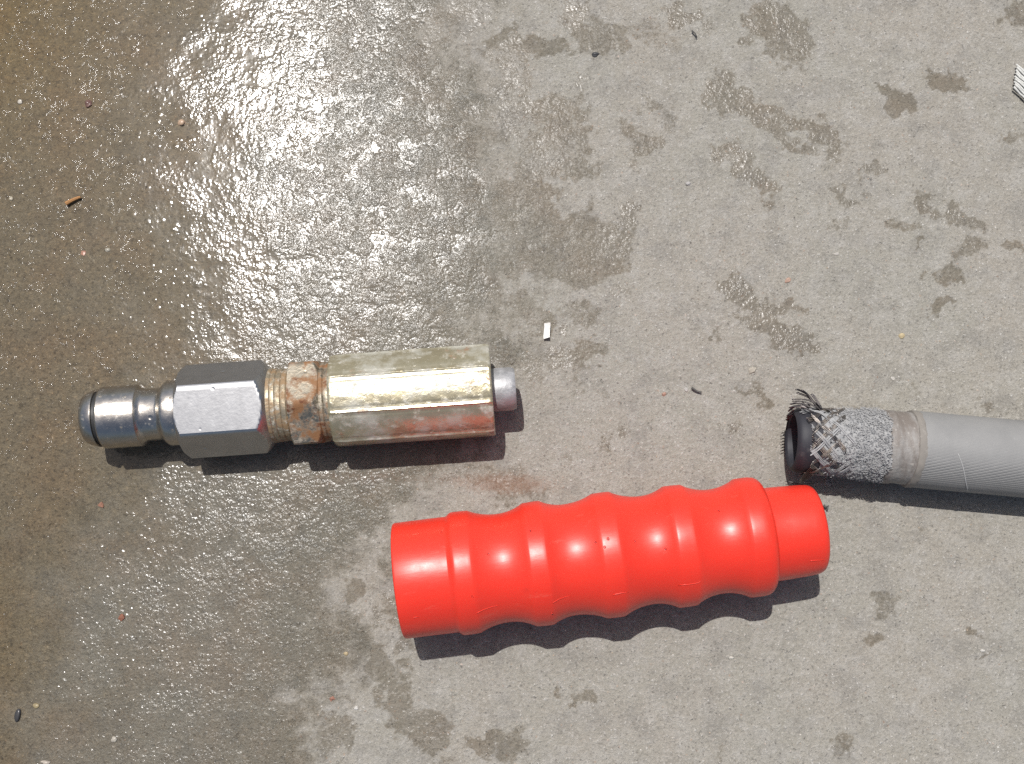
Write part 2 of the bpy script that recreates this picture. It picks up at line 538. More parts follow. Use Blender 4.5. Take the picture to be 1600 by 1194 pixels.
def mat_red():
    t = NT('glossy_red_plastic')
    n = t.noise(.012, 3)
    c = t.mix(t.rng(n, .3, .7, 0, .5), (.80, .043, .023), (.75, .037, .020))
    r = t.add(.37, t.mul(t.sub(t.noise(.003, 4, .7), .5), .18))
    # scuffs: pale rubbed patches and a little ground-in grime
    PS = t.scl(t.pos(), (.3, 1, 1))
    sc = t.rng(t.noise(.004, 5, .75, vec=t.addv(PS, (3, 0, 0))), .60, .74)
    c = t.mix(t.mul(sc, .35), c, (.80, .13, .09))
    gm = t.rng(t.noise(.007, 5, .75, vec=t.addv(t.pos(), (0, 4, 0))), .60, .76)
    c = t.mix(t.mul(gm, .35), c, (.42, .035, .022))
    r = t.add(r, t.mul(sc, .14))
    # fine scratches
    P = t.scl(t.pos(), (.25, 1, 1))
    h = t.add(t.mul(t.noise(.0012, 3, .6, vec=P), .00003), t.mul(t.noise(.010, 2), .00008))
    t.set(Base_Color=c, Roughness=r, Normal=t.bump(h, .8), Subsurface_Weight=.15, Subsurface_Radius=(1, .15, .08), Subsurface_Scale=.002,
          Specular_IOR_Level=.5)
    return t


M_RED = mat_red()


def mat_rubber(name, base, rough, dirt=None):
    t = NT(name)
    n = t.noise(.006, 4, .6)
    c = t.mix(t.rng(n, .35, .7, 0, .6), base, tuple(v * .8 for v in base))
    if dirt:
        c = t.mix(t.rng(t.noise(.003, 4, .7), .55, .75, 0, .6), c, dirt)
    t.set(Base_Color=c, Roughness=rough, Normal=t.bump(t.mul(t.noise(.0012, 3), .00006), .8))
    return t


M_TUBE = mat_rubber('black_rubber', (.026, .026, .033), .62, (.09, .085, .085))
M_BANDM = NT('worn_brown_grey_rubber')
_t = M_BANDM
_x = _t.sepx(_t.pos(), 0)
_c = _t.mix(_t.rng(_t.noise(.0035, 4, .65, vec=_t.scl(_t.pos(), (1, .35, .35))), .35, .65), (.185, .16, .14), (.285, .272, .255))
_c = _t.mix(_t.rng(_t.noise(.0016, 4, .7), .58, .75, 0, .8), _c, (.50, .47, .42))
_t.set(Base_Color=_c, Roughness=.6, Normal=_t.bump(_t.mul(_t.noise(.0015, 4), .00025), 1))
M_LIPM = mat_rubber('tan_frayed_cloth', (.245, .225, .20), .85, (.36, .335, .305))
M_DUST = NT('grey_rubber_dust')
_t = M_DUST
_c = _t.mix(_t.rng(_t.noise(.0012, 4, .7), .3, .7), (.27, .27, .272), (.38, .38, .376))
_t.set(Base_Color=_c, Roughness=.9, Normal=_t.bump(_t.add(_t.mul(_t.noise(.0011, 4, .75), .00016), _t.mul(_t.noise(.004, 3), .0003)), 1))
M_WIRE = metal('dirty_steel_wire', (.33, .30, .275), .4, [(.004, .48, .66, (.26, .22, .18), .3, .6), (.003, .55, .7, (.34, .345, .35), 0, .9)])
M_WIRED = metal('blackened_steel_wire', (.17, .155, .15), .42, [(.003, .5, .7, (.30, .27, .24), .6, .4)])
M_WIREG = metal('dusty_steel_wire', (.42, .42, .42), .5, [(.003, .3, .5, (.37, .37, .37), 0, .9)])


def mat_cover():
    t = NT('grey_ribbed_hose_rubber')
    a = t.attr('line')
    n = t.noise(.012, 4, .6)
    c = t.mix(t.rng(n, .3, .7), (.225, .224, .219), (.258, .256, .249))
    c = t.mix(t.rng(t.noise(.003, 4, .7), .6, .8, 0, .25), c, (.40, .40, .39))
    saw = t.math('FRACT', a)
    tri = t.math('ABSOLUTE', t.sub(saw, .5))
    soft = t.mul(t.attr('rib'), t.rng(t.noise(.02, 3), .35, .62, .6, 1.0))
    groove = t.mul(t.rng(tri, .5, .30, 0, 1), soft)
    h = t.add(t.mul(groove, .00013), t.mul(t.noise(.0008, 3), .00005))
    c = t.mix(t.mul(t.mul(t.rng(tri, .3, .08, 0, 1), soft), .25), c, (.15, .15, .152))
    t.set(Base_Color=c, Roughness=.62, Normal=t.bump(h, 1.0))
    return t


M_COVER = mat_cover()

# ------------------------------------------------------------------ 1. steel coupling with crimp ferrule


class Axis:
    """straight axis seen in the photo as a line between two pixels, at height h"""

    def __init__(self, p0, p1, h):
        self.p0, self.p1, self.h = p0, p1, h
        self.A, self.B = G(*p0, h), G(*p1, h)
        self.u = (self.B - self.A).normalized()
        self.rz = math.atan2(self.u.y, self.u.x)
        self.slope = (p1[1] - p0[1]) / (p1[0] - p0[0])

    def k(self, px):
        return kk(px, self.p0[1] + (px - self.p0[0]) * self.slope, self.h)

    def s(self, px, rpx=0.0):
        """distance along the axis of a feature seen at px on the line nearest the camera (radius rpx) or on the outline (rpx 0)"""
        py = self.p0[1] + (px - self.p0[0]) * self.slope
        q = G(px, py, self.h + rpx * self.k(px))
        return (q - self.A).dot(self.u)


H_FIT = .0133
fa = Axis((126, 655.5), (805, 607.0), H_FIT)
fit = empty('hose_coupling', (fa.A.x, fa.A.y, 0), fa.rz,
            'steel quick coupling plug with hex, rusty nut and yellowish crimped ferrule lying on wet concrete', 'hose fitting')
K = fa.k(440)


def fprof(lst):
    return [(fa.s(x, r), r * K) for x, r in lst]


def dedupe(p):
    out = [p[0]]
    for a in p[1:]:
        out.append((a[0] if a[0] > out[-1][0] - 1e-9 or True else out[-1][0], a[1]))
    return out


# plug tip, with a deep bore in its end
tipx = fa.s(120.5, 40)
v, f = lathe([(tipx + .006, 20 * K), (tipx + .0008, 22 * K), (tipx, 25 * K), (tipx, 36 * K), (tipx + .0003, 38.2 * K)] +
             fprof([(128, 41.5), (137, 45), (139.5, 45), (141, 42.2)]), H_FIT, cap1=True)
mesh_obj('tip_ring', v, f, M_STEEL, fit)
v, f = lathe(fprof([(141.5, 41.8), (146, 41.8)]), H_FIT)
mesh_obj('groove_ring', v, f, mat_rubber('black_groove', (.03, .03, .03), .5), fit)  # floor of the groove, coloured plain black
v, f = lathe(fprof([(146, 42), (146.4, 47.2), (148, 48.6), (204, 48.8), (206.5, 48.2), (211, 44), (216, 41.6), (218, 41.2)]), H_FIT)
mesh_obj('plug_nose', v, f, M_STEEL, fit)
v, f = lathe(fprof([(216, 41), (240, 41.2), (243, 42.2), (246, 46.5), (249, 50), (252, 51), (266, 51), (270, 50), (274, 49)]), H_FIT)
mesh_obj('plug_neck', v, f, M_STEEL, fit)


def poly_r(n, rot, rc, rnd=.036):
    """radius of a regular n-gon (circumradius rc, a flat towards +z turned by rot) at angle a"""
    def fn(a):
        w = 2 * math.pi / n
        t = ((a - rot + w / 2) % w) - w / 2
        r = rc * math.cos(w / 2) / math.cos(t)
        return min(r, rc * (1 - rnd * .5))
    return fn


def nut_mesh(n, rot, rc, xs, cone, N=144, h=H_FIT):
    """n-gon prism cut by end cones; cone(x) = largest radius allowed at x"""
    pr = poly_r(n, rot, rc)
    rings = []
    for x in xs:
        cr = cone(x)
        rings.append([Vector((x, min(pr(a), cr) * math.sin(a), h + min(pr(a), cr) * math.cos(a))) for a in [2 * math.pi * j / N for j in range(N)]])
    return loft(rings)


def chamfer(xa, xb, rc, drop0, len0, drop1, len1):
    def c(x):
        a = rc - drop0 * max(0, 1 - (x - xa) / len0) ** 1.2
        b = rc - drop1 * max(0, 1 - (xb - x) / len1) ** 1.2
        return min(a, b)
    return c


def span(a, b, n0=7, n1=7, l0=.003, l1=.003, mid=6):
    return ([a + l0 * i / n0 for i in range(n0)] + list(np.linspace(a + l0, b - l1, mid)) + [b - l1 * (1 - (i + 1) / n1) for i in range(n1)])


xa, xb = fa.s(271, 63), fa.s(413, 63)
rc = 74.5 * K
v, f = nut_mesh(6, math.radians(-7), rc, span(xa, xb, l0=.002, l1=.0032), chamfer(xa, xb, rc, 9 * K, .0018, 16 * K, .003))
mesh_obj('plug_hex', v, f, M_STEEL_HEX, fit, sharp=22)
v, f = lathe(fprof([(411, 57), (414, 58.5), (419, 58.3), (421, 57), (423, 57.6), (427, 57.6), (429, 56.2), (431, 57), (436, 57), (438, 55.6), (440, 56.5), (445, 56.6), (447, 55), (450, 54)]), H_FIT)
mesh_obj('threaded_collar', v, f, M_BRASS, fit)
xa, xb = fa.s(447.5, 66), fa.s(497, 66)
rc = 73 * K
v, f = nut_mesh(6, math.radians(30 - 7), rc, span(xa, xb, l0=.0012, l1=.0022), chamfer(xa, xb, rc, 5 * K, .001, 11 * K, .002))
mesh_obj('hex_nut', v, f, M_NUT, fit, sharp=22)
v, f = lathe(fprof([(494, 60), (497, 62), (502, 62.5), (505, 60.5), (509, 62), (514, 62)]), H_FIT)
mesh_obj('nut_collar', v, f, M_NUT, fit)

# crimped ferrule: eight pressed flats with a raised ridge left between them
NF = 8 * 72
xa, xb = fa.s(511.5, 67), fa.s(769, 67)


def ferrule_ring(x, t):
    w = 2 * math.pi / 8
    pts = []
    for j in range(NF):
        a = 2 * math.pi * j / NF
        q = ((a + w / 2) % w) - w / 2
        rc_ = 72.5 * K
        flat = rc_ * math.cos(w / 2) / math.cos(q)
        r = flat + (rc_ - flat) * .74
        edge = w / 2 - abs(q)                          # angle to the nearest corner
        ridge = math.exp(-(edge / .026) ** 2) * 1.7 * K
        grv = -math.exp(-((edge - .095) / .028) ** 2) * .35 * K
        cr = t['crimp']
        r = (r + ridge + grv) * cr + (rc_ * .985) * (1 - cr)
        r *= t['scale']
        r += .25 * K * math.sin(j * .3 + x * 2600) * cr
        pts.append(Vector((x, r * math.sin(a), H_FIT + r * math.cos(a))))
    return pts


L = xb - xa
rings = []
for u in [0, .004, .010, .018, .03, .05] + list(np.linspace(.08, .9, 14)) + [.93, .955, .968, .976, .984, .992, .997, 1.0]:
    e0, e1 = u * L, (1 - u) * L
    sc = 1.0 - .035 * max(0, 1 - e0 / .0009) ** 2 - .03 * max(0, 1 - e1 / .0006) ** 2 - .006 * math.exp(-((e1 - .0016) / .0005) ** 2)
    cr = min(1, .72 + .28 * sstep(0, .004, e0)) * (1 - .35 * float(sstep(.0015, .0004, np.float64(e1))))
    rings.append(ferrule_ring(xa + u * L, {'crimp': float(cr), 'scale': sc * (1 + .012 * (u - .5))}))
v, f = loft(rings)
mesh_obj('crimp_ferrule', v, f, M_FERRULE, fit, sharp=40)
sb = fa.s(806, 34)
v, f = lathe([(xb - .002, 32 * K), (xb + .0006, 33.5 * K), (xb + .0012, 34 * K), (sb - .0016, 34 * K), (sb - .0010, 33.2 * K), (sb - .0004, 32.4 * K), (sb, 30.5 * K), (sb, 19 * K), (sb - .006, 18 * K)], H_FIT)
mesh_obj('hose_stem', v, f, M_STEM, fit)

# ------------------------------------------------------------------ 2. red plastic grip

H_GRIP = .0184
ga = Axis((623, 907.3), (1283, 825.2), H_GRIP)
grip = empty('hose_grip', (ga.A.x, ga.A.y, 0), ga.rz, 'red plastic hose grip sleeve with finger grooves lying on the dry concrete', 'hose grip')


def gp(px, r):
    return (ga.s(px), r * ga.k(px))


def arc_dip(xa, ra, xm, rm, xb, rb, n=17):
    """a hollow between two crests"""
    out = []
    for i in range(1, n):
        t = i / n
        x = xa + (xb - xa) * t
        tm = (xm - xa) / (xb - xa)
        if t < tm:
            q = t / tm
            r = ra + (rm - ra) * (1 - (1 - q) ** 2) ** .9
        else:
            q = (1 - t) / (1 - tm)
            r = rb + (rm - rb) * (1 - (1 - q) ** 2) ** .9
        out.append((x, r))
    return out


crest = [(714, 741.5, 95.2, 94.8), (826.5, 854, 95.6, 96.2), (935.5, 963.5, 96.8, 97), (1047, 1075, 94.4, 94), (1158, 1182, 92.3, 92.4)]
dips = [(786, 84), (890, 86), (1011, 84), (1118, 81)]
P = []
for i, (a, b, r0, r1) in enumerate(crest):
    if i == 0:
        P += [(705, 89.7), (708, 90.5), (710.5, 93.2)]
    P += [(a, r0 - .25), (a + 2.2, r0 + .1), (a + 6, r0 + .25), ((a + b) / 2, (r0 + r1) / 2 + .4), (b - 6, r1 + .25), (b - 2.2, r1 + .1), (b, r1 - .25)]
    if i < 4:
        P += arc_dip(b, r1, dips[i][0], dips[i][1], crest[i + 1][0], crest[i + 1][2])
body = [gp(x, r) for x, r in P]
end = [gp(x, r) for x, r in [(1187, 91.3), (1191.5, 88.5), (1194.5, 85), (1196.3, 80), (1197, 73)]]
inner = [gp(1197, 58), gp(705, 62)]
v, f = lathe(inner[1:] + body + end + inner[:1], H_GRIP, n=120, cap0=False, cap1=False)
n = 120
last = len(v) // n - 1
f += [(last * n + j, j, (j + 1) % n, last * n + (j + 1) % n) for j in range(n)]
grip_body = mesh_obj('finger_grip', v, f, M_RED, grip, sharp=50)


def sleeve(name, outer, ri):
    xs = [p[0] for p in outer]
    prof = [(outer[0][0], ri)] + outer + [(outer[-1][0], ri)]
    v, f = lathe(prof, H_GRIP, n=120, cap0=False, cap1=False)
    n = 120
    last = len(v) // n - 1
    f += [(last * n + j, j, (j + 1) % n, last * n + (j + 1) % n) for j in range(n)]
    return mesh_obj(name, v, f, M_RED, grip, sharp=25)


cl = [gp(x, r) for x, r in [(622.8, 66), (622.8, 85), (623.3, 87.2), (624.5, 88.8), (627, 89.6), (660, 89.7), (700, 89.8), (705.5, 89.6)]]
cr_ = [gp(x, r) for x, r in [(1196.5, 73.5), (1200, 72.8), (1225, 72.2), (1257, 70.6), (1267, 69.5), (1272, 68), (1275.5, 65.5), (1277.5, 62), (1278, 58)]]
col_l = sleeve('end_collar', cl, 62 * ga.k(640))
col_r = sleeve('end_collar', cr_, 54 * ga.k(1240))

bpy.context.view_layer.update()


def world_bvh(objs):
    V, F = [], []
    for o in objs:
        b = len(V)
        V += [o.matrix_world @ q.co for q in o.data.vertices]
        F += [tuple(b + i for i in p.vertices) for p in o.data.polygons]
    return BVHTree.FromPolygons(V, F)


BV = world_bvh([grip_body, col_l, col_r])


def hit(px, py, bv=BV):
    d = ray(px, py).normalized()
    loc, nor, i, dist = bv.ray_cast(Vector((0, 0, CAM_H)), d)
    if loc is None:
        return None, None
    if nor.dot(d) > 0:
        nor = -nor
    return loc, nor


# moulding flash left on the grip
inv = grip.matrix_world.inverted()
for pts in ([(745, 958), (755, 953), (768, 948.5), (783, 945)], [(864, 942), (873, 936.5), (883, 933), (895, 930)], [(958, 929.5), (972, 926.5), (985, 925)],
            [(1060, 914.5), (1078, 913), (1090, 911), (1097, 907)], [(1266, 876.5), (1280, 875.5), (1289, 875)], [(646, 965), (656, 964)], [(1024, 802.5), (1031, 802)]):
    ps = []
    for a, b in zip(pts[:-1], pts[1:]):
        for t in np.linspace(0, 1, 5)[:-1]:
            l, nn = hit(a[0] + (b[0] - a[0]) * t, a[1] + (b[1] - a[1]) * t)
            if l is not None:
                ps.append(inv @ (l + nn * .00001))
    if len(ps) > 2:
        v, f = tube(ps, .00016, 6, .00008)
        mesh_obj('mould_flash', v, f, M_RED, grip, sharp=0)

# ------------------------------------------------------------------ 3. burst hose
H_HOSE = .0121
HP = [(1237, 687.5), (1262, 688.5), (1290, 690), (1340, 693.5), (1430, 702), (1600, 717.5), (1800, 734), (2100, 752), (2600, 765), (3400, 760)]
W = [G(x, y, H_HOSE) for x, y in HP]
hose = empty('burst_hose', (W[0].x, W[0].y, 0), 0, 'grey rubber hose torn open at its end with frayed wire braid', 'hose')
O = Vector((W[0].x, W[0].y, 0))
# arc-length table along a smooth curve through the points
cum = [0.0]
for a, b in zip(W[:-1], W[1:]):
    cum.append(cum[-1] + (b - a).length)
xs_ = np.array([w.x - O.x for w in W])
ys_ = np.array([w.y - O.y for w in W])
cum = np.array(cum)
ss = np.linspace(0, cum[-1], 900)
xd, yd = np.interp(ss, cum, xs_), np.interp(ss, cum, ys_)
for _ in range(3):
    kern = np.ones(31) / 31
    xp, yp = np.pad(xd, 15, mode='reflect', reflect_type='odd'), np.pad(yd, 15, mode='reflect', reflect_type='odd')
    xd, yd = np.convolve(xp, kern, 'valid'), np.convolve(yp, kern, 'valid')


def hp(s):
    return Vector((np.interp(s, ss, xd), np.interp(s, ss, yd), H_HOSE))


def hs(px):
    """arc length of axis-level pixel px"""
    return float(np.interp(px, [h_[0] for h_ in HP], cum))


def hframe(s):
    t = (hp(s + .0005) - hp(s - .0005)).normalized() if .0005 < s < cum[-1] - .0005 else (hp(max(s, .0) + .001) - hp(max(s, 0))).normalized()
    up = Vector((0, 0, 1))
    side = t.cross(up).normalized() * -1
    return t, side, up


def hpt(s, a, r):
    t, sd, up = hframe(s)
    c = hp(s) if s >= 0 else hp(0) + t * s
    return c + sd * (r * math.sin(a)) + up * (r * math.cos(a))


def hsweep(prof, n=72, rfn=None, cap0=True, cap1=True):
    rings = []
    for s, r in prof:
        rings.append([hpt(s, 2 * math.pi * j / n, r if rfn is None else rfn(s, 2 * math.pi * j / n, r)) for j in range(n)])
    return loft(rings, cap0, cap1)


KH = kk(1430, 701, H_HOSE)
KE = kk(1240, 688, H_HOSE)
# rubber cover
sa = hs(1421)
prof = [(sa, 50 * KH), (sa, 57.5 * KH), (sa + .0004, 59.2 * KH), (sa + .0015, 59.8 * KH)] + [(float(s), 60 * KH) for s in np.linspace(sa + .004, cum[-1] - .001, 110)]
v, f = hsweep(prof, n=96)
cover = mesh_obj('rubber_cover', v, f, M_COVER, hose, sharp=40)
at = cover.data.attributes.new('line', 'FLOAT', 'POINT')
vals = []
for i in range(len(v)):
    s = prof[i // 96][0]
    j = i % 96
    aj = j if j <= 48 else j - 96
    vals.append(((aj / 96) * 76 - (s - sa) * 330))
at.data.foreach_set('value', np.array(vals, np.float32))
at = cover.data.attributes.new('rib', 'FLOAT', 'POINT')
wv = [float(sstep(.15, .55, np.float64(-math.sin(2 * math.pi * (i % 96) / 96)))) + .12 for i in range(len(v))]
at.data.foreach_set('value', np.array(wv, np.float32))
# brown ring where the cover was skived, with the curled cloth edge
s0 = hs(1376)


def lump(seed, amp, fs, fa_):
    def fn(s, a, r):
        q = fbm(np.array([s * fs + 50.]), np.array([8 + fa_ * math.sin(a) + .3]), seed, 3)[0] + fbm(np.array([s * fs + 90.]), np.array([28 + fa_ * math.cos(a)]), seed + 5, 3)[0]
        return r + (q - 1) * amp
    return fn


prof = [(s0 - .0006, 49 * KH)] + [(s0 + (sa + .0004 - s0) * t, r * KH) for t, r in [(0, 55.5), (.08, 57.0), (.2, 57.5), (.32, 57.2), (.38, 56.3), (.5, 56.2), (.7, 57), (.85, 57.4), (1, 57.4)]]
v, f = hsweep(prof, n=96, rfn=lump(5, .0004, 500, 3))
mesh_obj('skived_ring', v, f, M_BANDM, hose)
prof = [(sa - .0010, 57 * KH), (sa - .0007, 59.4 * KH), (sa - .0001, 60.4 * KH), (sa + .0006, 60.7 * KH), (sa + .0012, 60.3 * KH), (sa + .0017, 59.5 * KH)]
v, f = hsweep(prof, n=120, rfn=lump(9, .00045, 900, 6))
mesh_obj('cover_edge', v, f, M_LIPM, hose)
# braid sleeve under dust
sbr = hs(1266)
prof = []
for s in np.linspace(sbr, s0 + .0006, 46):
    t = (s - sbr) / (s0 - sbr)
    prof.append((float(s), (49.0 + 5.5 * t ** 1.3) * (KE + (KH - KE) * t)))
lf = lump(13, .0016, 420, 5)
v, f = hsweep(prof, n=120, rfn=lambda s, a, r: lf(s, a, r) if s > sbr + .004 else r)
mesh_obj('wire_braid', v, f, M_DUST, hose)
# black inner tube
s_in = .0035
ro, ri = 50.5 * KE, 38.5 * KE
v, f = hsweep([(.022, ri), (.010, ri), (.002, ri), (.0006, ri + .0003), (0, ri + .0012), (-.0002, ro - .0016), (.0002, ro - .0008), (.0012, ro - .0001), (.003, ro), (sbr + .004, ro - .0004)], n=72, cap0=True, cap1=False)
mesh_obj('inner_tube', v, f, M_TUBE, hose)


# bundles of braid wire, woven over and under
def bundle(phase, hand, s_start, s_end, wires, fray, seed, mat, r0=50.7):
    rr = random.Random(seed)
    parts = []
    for w in range(wires):
        pts = []
        off = (w - (wires - 1) / 2) * .040 + rr.uniform(-.012, .012)
        n = 26
        for i in range(n):
            t = i / (n - 1)
            s = s_start + (s_end - s_start) * t
            a = phase + hand * ((s - sbr) / .0100) * 1.02 + off
            base = (r0 + 3.8 * max(0, (s - sbr) / (s0 - sbr)) ** 1.3) * KE
            weave = .00024 * math.sin((s - sbr) / .0100 * 1.02 * 13 + hand * phase * 6.5)
            pts.append(hpt(s, a, base + weave + .00015))
        # frayed free end
        if fray:
            d = (pts[0] - pts[1]).normalized()
            t_, sd, up = hframe(s_start)
            a = phase + hand * ((s_start - sbr) / .0100) * 1.02 + off
            outw = sd * math.sin(a) + up * math.cos(a)
            L_ = fray * (0.75 + .5 * rr.random())
            p = pts[0].copy()
            d = (d + Vector((rr.uniform(-.12, .12), rr.uniform(-.12, .12), rr.uniform(-.08, .12)))).normalized()
            head = []
            for q in range(5):
                d = (d + outw * rr.uniform(.0, .16) + Vector((-.05, 0, 0))).normalized()
                p = p + d * (L_ / 5)
                if p.z < .0006:
                    p.z = .0006
                head.append(p.copy())
            pts = head[::-1] + pts
        parts.append(tube(pts, .00014 * (.85 + .3 * rr.random()), 5))
    v, f = join(*parts)
    return mesh_obj('wire_bundle', v, f, mat, hose, sharp=0)


NB = 15
for i in range(NB):
    a = 2 * math.pi * i / NB
    for hand in (1, -1):
        north = math.sin(a)
        fr = .0006 + .0030 * max(0, north) ** 2 + random.random() * .0014
        wm_ = M_WIRE if random.random() < .5 else M_WIREG
        ln = .005 + random.random() * .006 if wm_ is M_WIRE else .006 + random.random() * .009
        bundle(a + (0 if hand > 0 else math.pi / NB) + random.uniform(-.13, .13), hand, sbr - .0006 - random.random() * .0012, sbr + ln, random.choice((4, 5, 5)), fr, 100 + i * 2 + hand, wm_)

# loose wires splayed at the far side and under the mouth
bpy.context.view_layer.update()


def strand(pts, r=.00024):
    ps = [G(x, y, z) - O for x, y, z in pts]
    fine_ = []
    for a in range(len(ps) - 1):
        for t in np.linspace(0, 1, 5)[:-1]:
            p_, q_ = ps[a], ps[a + 1]
            m0 = (ps[a + 1] - ps[a - 1]) * .5 if a > 0 else (q_ - p_)
            m1 = (ps[a + 2] - ps[a]) * .5 if a + 2 < len(ps) else (q_ - p_)
            t2, t3 = t * t, t * t * t
            fine_.append(p_ * (2 * t3 - 3 * t2 + 1) + m0 * (t3 - 2 * t2 + t) + q_ * (-2 * t3 + 3 * t2) + m1 * (t3 - t2))
    fine_.append(ps[-1])
    v, f = tube(fine_, r, 6)
    mesh_obj('frayed_wire', v, f, M_WIRED, hose, sharp=0)


hz = H_HOSE
for pts in ([(1290, 648, hz + .004), (1276, 634, hz + .003), (1262, 618, hz + .003), (1249, 609, hz + .004), (1243, 609, hz + .0045)],
            [(1288, 646, hz + .004), (1274, 630, hz + .004), (1262, 616, hz + .004), (1253, 609, hz + .005)],
            [(1284, 642, hz + .003), (1272, 628, hz + .003), (1260, 619, hz + .003), (1246, 613, hz + .003)],
            [(1285, 640, hz + .005), (1276, 625, hz + .005), (1268, 615, hz + .005)],
            [(1283, 636, hz + .005), (1274, 621, hz + .005), (1270, 616, hz + .005)],
            [(1280, 634, hz + .004), (1268, 626, hz + .004), (1254, 624, hz + .004), (1238, 624, hz + .004)],
            [(1278, 638, hz + .006), (1264, 630, hz + .006), (1252, 627, hz + .006), (1239, 627, hz + .006)],
            [(1272, 640, hz + .007), (1258, 632, hz + .007), (1246, 630, hz + .007), (1236, 632, hz + .006)],
            [(1270, 645, hz + .008), (1256, 635, hz + .008), (1244, 634, hz + .007), (1234, 637, hz + .006)],
            [(1266, 634, hz + .003), (1250, 633, hz + .003), (1240, 637, hz + .002), (1232, 643, hz + .001)],
            [(1262, 636, hz + .002), (1246, 639, hz + .002), (1238, 643, hz + .001), (1231, 649, hz)],
            [(1258, 640, hz + .001), (1244, 643, hz + .001), (1236, 648, hz), (1230, 653, hz - .001)],
            [(1256, 644, hz), (1242, 648, hz), (1234, 653, hz - .001), (1229, 657, hz - .002)]):
    for q in range(2):
        j = [(random.uniform(-1.2, 1.2) - q, random.uniform(-1.4, 1.4)) for _ in pts]
        strand([(x + a_ * q, y + b_ * q, z + .0002 * q) for (x, y, z), (a_, b_) in zip(pts, j)], .00022)
for i in range(7):                                    # short cut ends poking out below the mouth
    y = 676 + i * 4.6
    strand([(1256, y - 4, .0011), (1236, y - 2, .0013), (1225, y, .0017), (1220.5, y + 1, .0022)], .00015)
for i in range(6):                                    # wires lying across the near side of the tube
    q = i * 5.5
    strand([(1292, 700 + q * .8, hz + .0085 - i * .0012), (1278, 716 + q * .7, hz + .0075 - i * .0012), (1264, 733 + q * .5, hz + .0045 - i * .001), (1250, 750 + q * .15, hz - .002 - i * .0006)], .00018)
strand([(1268, 752, .0065), (1250, 755, .0055), (1234, 753, .005), (1227, 752, .0052)], .00018)
strand([(1272, 756, .0055), (1252, 757, .0045), (1236, 756, .0042), (1228, 757, .0045)], .00018)

# rubber dust and lint on the braid (uncountable): one part
LV, LF = [], []
rr = random.Random(5)
for i in range(3600):
    s = sbr + .0025 + (s0 + .0003 - sbr - .0025) * rr.random() ** .6
    a = rr.uniform(-2.2, 2.4)
    t = (s - sbr) / (s0 - sbr)
    r = (49.0 + 5.5 * t ** 1.3) * (KE + (KH - KE) * t) + .00022 + .0005 * rr.random() ** 3
    r = lf(s, a, r)
    p = hpt(s, a, r)
    t_, sd, up = hframe(s)
    out = sd * math.sin(a) + up * math.cos(a)
    tang = up * math.sin(a) - sd * math.cos(a)
    d = (t_ * rr.uniform(-1, 1) + tang * rr.uniform(-1, 1) + out * rr.uniform(-.1, .12)).normalized()
    w = d.cross(out).normalized() * rr.uniform(.00008, .00020)
    ln = rr.uniform(.0004, .0012)
    b = len(LV)
    LV += [p - w, p + w, p + d * ln * .6 + w * .7 + out * .0001, p + d * ln, p + d * ln * .5 + out * rr.uniform(.0001, .0003)]
    LF += [(b, b + 1, b + 4), (b + 1, b + 2, b + 4), (b + 2, b + 3, b + 4), (b + 3, b, b + 4), (b, b + 3, b + 2, b + 1)]
tag(mesh_obj('rubber_lint', LV, LF, M_DUST, hose, smooth=False), kind='stuff')


def blob(r, seed, sx=1, sy=1, sz=1, sub=2, amp=.25):
    import bmesh
    bm = bmesh.new()
    bmesh.ops.create_icosphere(bm, subdivisions=sub, radius=1)
    rr = np.random.default_rng(seed)
    k = rr.normal(size=(6, 3))
    ph = rr.uniform(0, 6, 6)
    V = []
    for q in bm.verts:
        c = np.array(q.co)
        d = 1 + amp * float(np.sum(np.sin(k @ c * 1.9 + ph))) / 3
        V.append(Vector((c[0] * d * sx * r, c[1] * d * sy * r, c[2] * d * sz * r)))
    F = [tuple(x.index for x in p.verts) for p in bm.faces]
    bm.free()
    return V, F


cl_parts = []
for i in range(34):
    t = rr.random()
    p = G(1296 + rr.uniform(-7, 7) * (1 - t * .5) + t * -3, 737 + 22 * t, .0075 - .003 * t) - O
    vv, ff = blob(rr.uniform(.0003, .0007), i, amp=.4, sub=1)
    cl_parts.append(([q + p + Vector((0, 0, rr.uniform(-.001, .001))) for q in vv], ff))
v, f = join(*cl_parts)
mesh_obj('lint_clump', v, f, M_DUST, hose, sharp=0)
# pale scuff line across the cover
bpy.context.view_layer.update()
BH = world_bvh([cover])
ps = []
for t in np.linspace(0, 1, 14):
    l, nn = hit(1497 + 17 * t + 1.5 * math.sin(t * 5), 709 + 58 * t, BH)
    if l is not None:
        ps.append(l + nn * .00002 - O)
SCUFF = mat_rubber('pale_scuff', (.42, .42, .41), .8)
v, f = tube(ps, .00013, 5, .00022)
mesh_obj('scuff', v, f, SCUFF, hose, sharp=0)

# ------------------------------------------------------------------ water droplets on the grip
M_WATER = NT('clear_water')
M_WATER.set(Base_Color=(1, 1, 1), Roughness=.02, IOR=1.33, Transmission_Weight=1.0)
SITES = [(690, 832, 2.4, 'upper edge of the wide end collar of the red grip'), (763, 865.5, 2.6, 'first groove from the wide end of the red grip'),
         (829, 829.5, 2.6, 'second crest from the wide end of the red grip'), (931, 847.5, 3.0, 'second groove of the red grip by the middle crest'),
         (950, 842, 3.4, 'middle crest of the red grip, below a thin streak'), (945, 855, 3.0, 'middle crest of the red grip, lowest of the cluster there'),
         (991.5, 846, 2.7, 'third groove of the red grip, upper left of the highlight'), (1040, 858, 2.8, 'third groove of the red grip, right by the fourth crest'),
         (1123, 798.5, 2.6, 'last groove of the red grip near its narrow end'), (738, 932, 2.2, 'shaded lower side of the first crest of the red grip'),
         (863, 958.5, 2.4, 'lower outline of the second crest of the red grip')]
